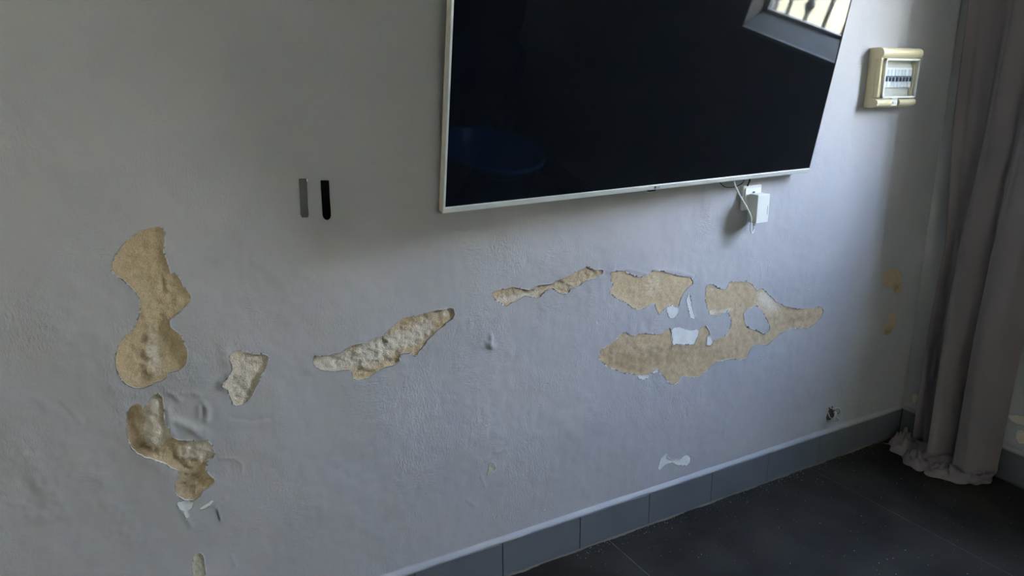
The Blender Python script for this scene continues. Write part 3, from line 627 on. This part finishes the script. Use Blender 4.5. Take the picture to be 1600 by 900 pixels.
# ------------------------------------------------------------------ broken outlet with wire ends
hx, hz = -.4106, .172
ho = empty('cable_stub', (hx, 0, hz-.03), 'curled bare cable ends sticking out of a hole above skirting', 'cable stub')
bm = bmesh.new(); ring = []
for k in range(20):
    a = 2*PI*k/20; r_ = .020*(1+.3*random.random()); ring.append((hx+r_*.8*math.cos(a), hz+r_*math.sin(a)))
rel(obj('hole', prism(ring, 1, -.0022, .0), 'hole', ho), ho)  # flat dark disc, the shade of the hole put into its colour
for pts, r_ in (([(-.012,-.003,-.022),(-.016,-.018,-.012),(-.010,-.026,.004),(.000,-.020,.014),(.006,-.010,.010)], .0035), ([(.010,-.003,-.024),(.014,-.020,-.018),(.009,-.026,-.008),(.004,-.014,-.002)], .003), ([(.006,-.003,.018),(.016,-.016,.026),(.021,-.022,.014),(.017,-.012,.004)], .0033), ([(-.016,-.003,.012),(-.02,-.012,.002),(-.012,-.015,-.006)], .002)):
    rel(obj('wire_end', tube([(hx+a, b_, hz+c) for a, b_, c in pts], r_, smoothn=5, seg=8), 'wire', ho, smooth=True), ho)
# small drilled holes above it, their shade painted as dark discs
for a, b_ in ((1295, 637.5), (1299.5, 636), (1294, 644)):
    p = at(a, b_); bm = bmesh.new(); bmesh.ops.create_cone(bm, cap_ends=True, segments=12, radius1=.0032, radius2=.0032, depth=.001, matrix=Matrix.Translation((p[0], -.0022, p[2])) @ Matrix.Rotation(PI/2, 4, 'X'))
    rel(obj('drill_hole', bm, 'hole', ho), ho)

# ------------------------------------------------------------------ curtain
def curtain():
    # fold lines: crests stand off the wall, valleys sit close to it; (y, x) as functions of height
    rows = np.concatenate([np.linspace(2.56, .22, 60), np.linspace(.20, .03, 12)])
    def edge(zs_, ys_): return lambda z: float(np.interp(z, zs_[::-1], ys_[::-1]))
    L0 = edge([2.5, 1.54, 1.16, .77, .24, 0], [-.045, -.048, -.055, -.098, -.094, -.10])
    L1 = edge([2.5, 1.52, .78, .09, 0], [-.205, -.192, -.172, -.182, -.185])
    L3 = edge([2.5, 1.6, 1.235, .773, .064, 0], [-.325, -.30, -.281, -.270, -.272, -.272])
    L4 = edge([2.5, 1.3, .9, .63, .115, 0], [-.46, -.43, -.40, -.3826, -.381, -.38])
    bm = bmesh.new(); prev = None
    for z in rows:
        l0, l1, l3, l4 = L0(z), L1(z), L3(z), L4(z)
        keys = [(l0, -.070), (l0*.72+l1*.28, -.046), (l0*.3+l1*.7, -.058), (l1, -.118), (l1*.78+l3*.22, -.120), (l1*.30+l3*.70, -.070), (l3*.96+l1*.04, -.060), (l3, -.112), (l3*.8+l4*.2, -.135), (l3*.35+l4*.65, -.125), (l4, -.055), (l4+.01, -.035)]
        sw = .006*math.sin(z*3.1)
        pts = []
        fl_ = float(np.interp(z, [.5, 1.15], [1, .58])); K = [Vector((x*fl_+sw*.5*fl_, y, z)) for y, x in keys]
        for i in range(len(K)-1):
            a, b_, c, d = K[max(i-1, 0)], K[i], K[i+1], K[min(i+2, len(K)-1)]
            for q in range(8):
                t = q/8; pts.append(.5*((2*b_)+(c-a)*t+(2*a-5*b_+4*c-d)*t*t+(-a+3*b_-3*c+d)*t**3))
        pts.append(K[-1])
        for i, p_ in enumerate(pts):
            p_.x += .003*math.sin(i*.9+z*2.3)*(.4+.6*math.sin(z*1.7+i*.3)**2)
            p_.x = min(p_.x, -.016); p_.y = min(p_.y, -.02)
        ring = [bm.verts.new(p_) for p_ in pts]
        if prev:
            for a in range(len(ring)-1): bm.faces.new((prev[a], prev[a+1], ring[a+1], ring[a]))
        prev = ring
    # surplus cloth lying on the tiles: rings pushed out into the room and crumpled
    n_ = len(prev)
    for j, (zz, out) in enumerate([(.030, .006), (.040, .018), (.034, .032), (.018, .044), (.006, .050), (.004, .042)]):
        ring = []
        for i, v in enumerate(prev):
            u = i/(n_-1); base_ = prev[i].co
            lump = .5+.5*math.sin(u*17+1.1)+.35*math.sin(u*41+j)
            left = max(0, 1-u*2.6)
            dx = -out*(.42+.35*lump)-.012*left*(j > 0)
            x_ = max(base_.x, -.135)*1.0 if j == 0 else base_.x
            dy = .006*math.sin(u*29+j*1.7)
            ring.append(bm.verts.new((min(x_+dx*(.35 if j else .3), -.016), min(base_.y+dy+left*.004*j, -.016), zz*(.55+.45*abs(math.sin(u*23+j*.8)))+.003)))
        for a in range(n_-1): bm.faces.new((prev[a], prev[a+1], ring[a+1], ring[a]))
        prev = ring
    root = empty('curtain', (-.08, -.22, 0), 'long dark grey-brown curtain hanging in the corner and bunching on floor', 'curtain')
    o = rel(obj('drape', bm, 'curtain', root, smooth=True), root)
    so_ = o.modifiers.new('thickness', 'SOLIDIFY'); so_.thickness = .0015
    # crumpled hem heaps, left toe and right heap
    def heap(cx, cy, rx, ry, hh, seed, rot):
        bm = bmesh.new(); N = 40; K_ = 16; rr = np.random.default_rng(seed); ph = rr.random(6)*6.28
        rings = []
        for k in range(K_+1):
            t = k/K_; r_ = []
            for i in range(N):
                a = 2*PI*i/N; m_ = 1+.16*math.sin(2*a+ph[0])+.10*math.sin(5*a+ph[1])*t
                x_ = rx*t*m_*math.cos(a); y_ = ry*t*m_*math.sin(a)
                z_ = hh*(1-t**2.2)*(1+.28*math.sin(3*a+7*t+ph[2])+.2*math.sin(6*a-9*t+ph[3]))+.0025+.008*(1-t)*math.sin(15*t+ph[4])
                c, s_ = math.cos(rot), math.sin(rot)
                X_ = cx+c*x_-s_*y_; Y_ = cy+s_*x_+c*y_
                r_.append(bm.verts.new((min(X_, -.018), min(Y_, -.018), max(z_, .0022))))
            rings.append(r_)
        for A, B in zip(rings, rings[1:]):
            for i in range(N): bm.faces.new((A[i], A[(i+1) % N], B[(i+1) % N], B[i]))
        bmesh.ops.remove_doubles(bm, verts=bm.verts, dist=1e-5)
        return rel(obj('hem_fold', bm, 'curtain', root, smooth=True), root)
    heap(-.105, -.090, .060, .050, .055, 3, .3)
    heap(-.160, -.175, .060, .042, .036, 4, .5)
    heap(-.150, -.270, .055, .055, .024, 5, 1.0)
    heap(-.095, -.340, .050, .040, .022, 6, .2)
    return root
curtain()

# ------------------------------------------------------------------ blue chair standing in the room behind the camera's right (seen mirrored in the screen)
ch = empty('garden_chair', (-.36, -2.55, 0), 'blue plastic garden chair out in the room, mirrored in the television', 'chair')
def cp(name, bm, **k): return rel(obj(name, bm, 'blue', ch, smooth=True, **k), ch)
cx, cy = -.36, -2.55
bm = bmesh.new(); g = []
for i in range(9):
    for j in range(9):
        u, v = i/8-.5, j/8-.5; g.append(bm.verts.new((cx+.46*u, cy+.44*v, .42-.02*math.cos(u*3)*math.cos(v*3))))
for i in range(8):
    for j in range(8): bm.faces.new((g[i*9+j], g[i*9+j+1], g[i*9+j+10], g[i*9+j+9]))
o = cp('seat', bm); o.modifiers.new('t', 'SOLIDIFY').thickness = .01
bm = bmesh.new(); g = []
for i in range(13):
    for j in range(9):
        u, v = i/12-.5, j/8; w_ = .46*(1-.18*v*v); g.append(bm.verts.new((cx+w_*u, cy-.22-.12*v+.10*(2*u)**2*.5, .42+.42*v-.10*v*(2*u)**2)))
for i in range(12):
    for j in range(8): bm.faces.new((g[i*9+j], g[i*9+j+1], g[i*9+j+10], g[i*9+j+9]))
o = cp('backrest', bm); o.modifiers.new('t', 'SOLIDIFY').thickness = .012
for sgn in (-1, 1):
    cp('armrest', tube([(cx+sgn*.22, cy-.28, .66), (cx+sgn*.27, cy-.1, .665), (cx+sgn*.27, cy+.14, .65), (cx+sgn*.25, cy+.22, .60), (cx+sgn*.235, cy+.21, .43)], .022, smoothn=5, seg=10))
    for s2 in (-1, 1): cp('leg', tube([(cx+sgn*.21, cy+s2*.19, .415), (cx+sgn*.26, cy+s2*.24, .012)], .02, rads=[.026, .018]))

tb = empty('laundry_tub', (-.74, -1.60, 0), 'round blue plastic tub on the floor, mirrored low in the television', 'tub')
bm = bmesh.new(); prof = [(.0, .003), (.185, .003), (.20, .02), (.245, .40), (.262, .405), (.266, .425), (.255, .432), (.243, .425), (.195, .03), (.18, .012), (.0, .012)]; prev = None
for r_, z_ in prof:
    ring = [bm.verts.new((-.74+max(r_, .001)*math.cos(2*PI*k/40), -1.60+max(r_, .001)*math.sin(2*PI*k/40), z_)) for k in range(40)]
    if prev:
        for k in range(40): bm.faces.new((prev[k], prev[(k+1) % 40], ring[(k+1) % 40], ring[k]))
    prev = ring
rel(obj('basin', bm, 'blue', tb, smooth=True), tb)
for sgn in (-1, 1): rel(obj('handle', tube([(-.74+.255*math.cos(a), -1.60+.255*math.sin(a), z_) for a, z_ in ((1.9*sgn-.25, .41), (1.9*sgn-.2, .385), (1.9*sgn+.2, .385), (1.9*sgn+.25, .41))], .007, smoothn=4), 'blue', tb, smooth=True), tb)

# ------------------------------------------------------------------ plaster crumbs on the tiles
bm = bmesh.new()
for i in range(520):
    if random.random() < .45: x_ = random.uniform(-1.5, -.15); y_ = -.016-abs(random.gauss(0, .02))
    else: x_ = random.uniform(-1.5, -.1); y_ = random.uniform(-.95, -.02)
    r_ = random.choice((.0007, .0009, .0011, .0016)); a = random.random()*6
    v = [bm.verts.new((x_+r_*math.cos(a+q*2.1), y_+r_*1.6*math.sin(a+q*2.1), .0004)) for q in range(3)]; t_ = bm.verts.new((x_, y_, .0004+r_*.7))
    bm.faces.new(v)
    for q in range(3): bm.faces.new((v[q], v[(q+1) % 3], t_))
obj('plaster_crumbs', bm, 'dust', label='pale plaster crumbs scattered over the dark floor tiles', cat='debris', kind='stuff')
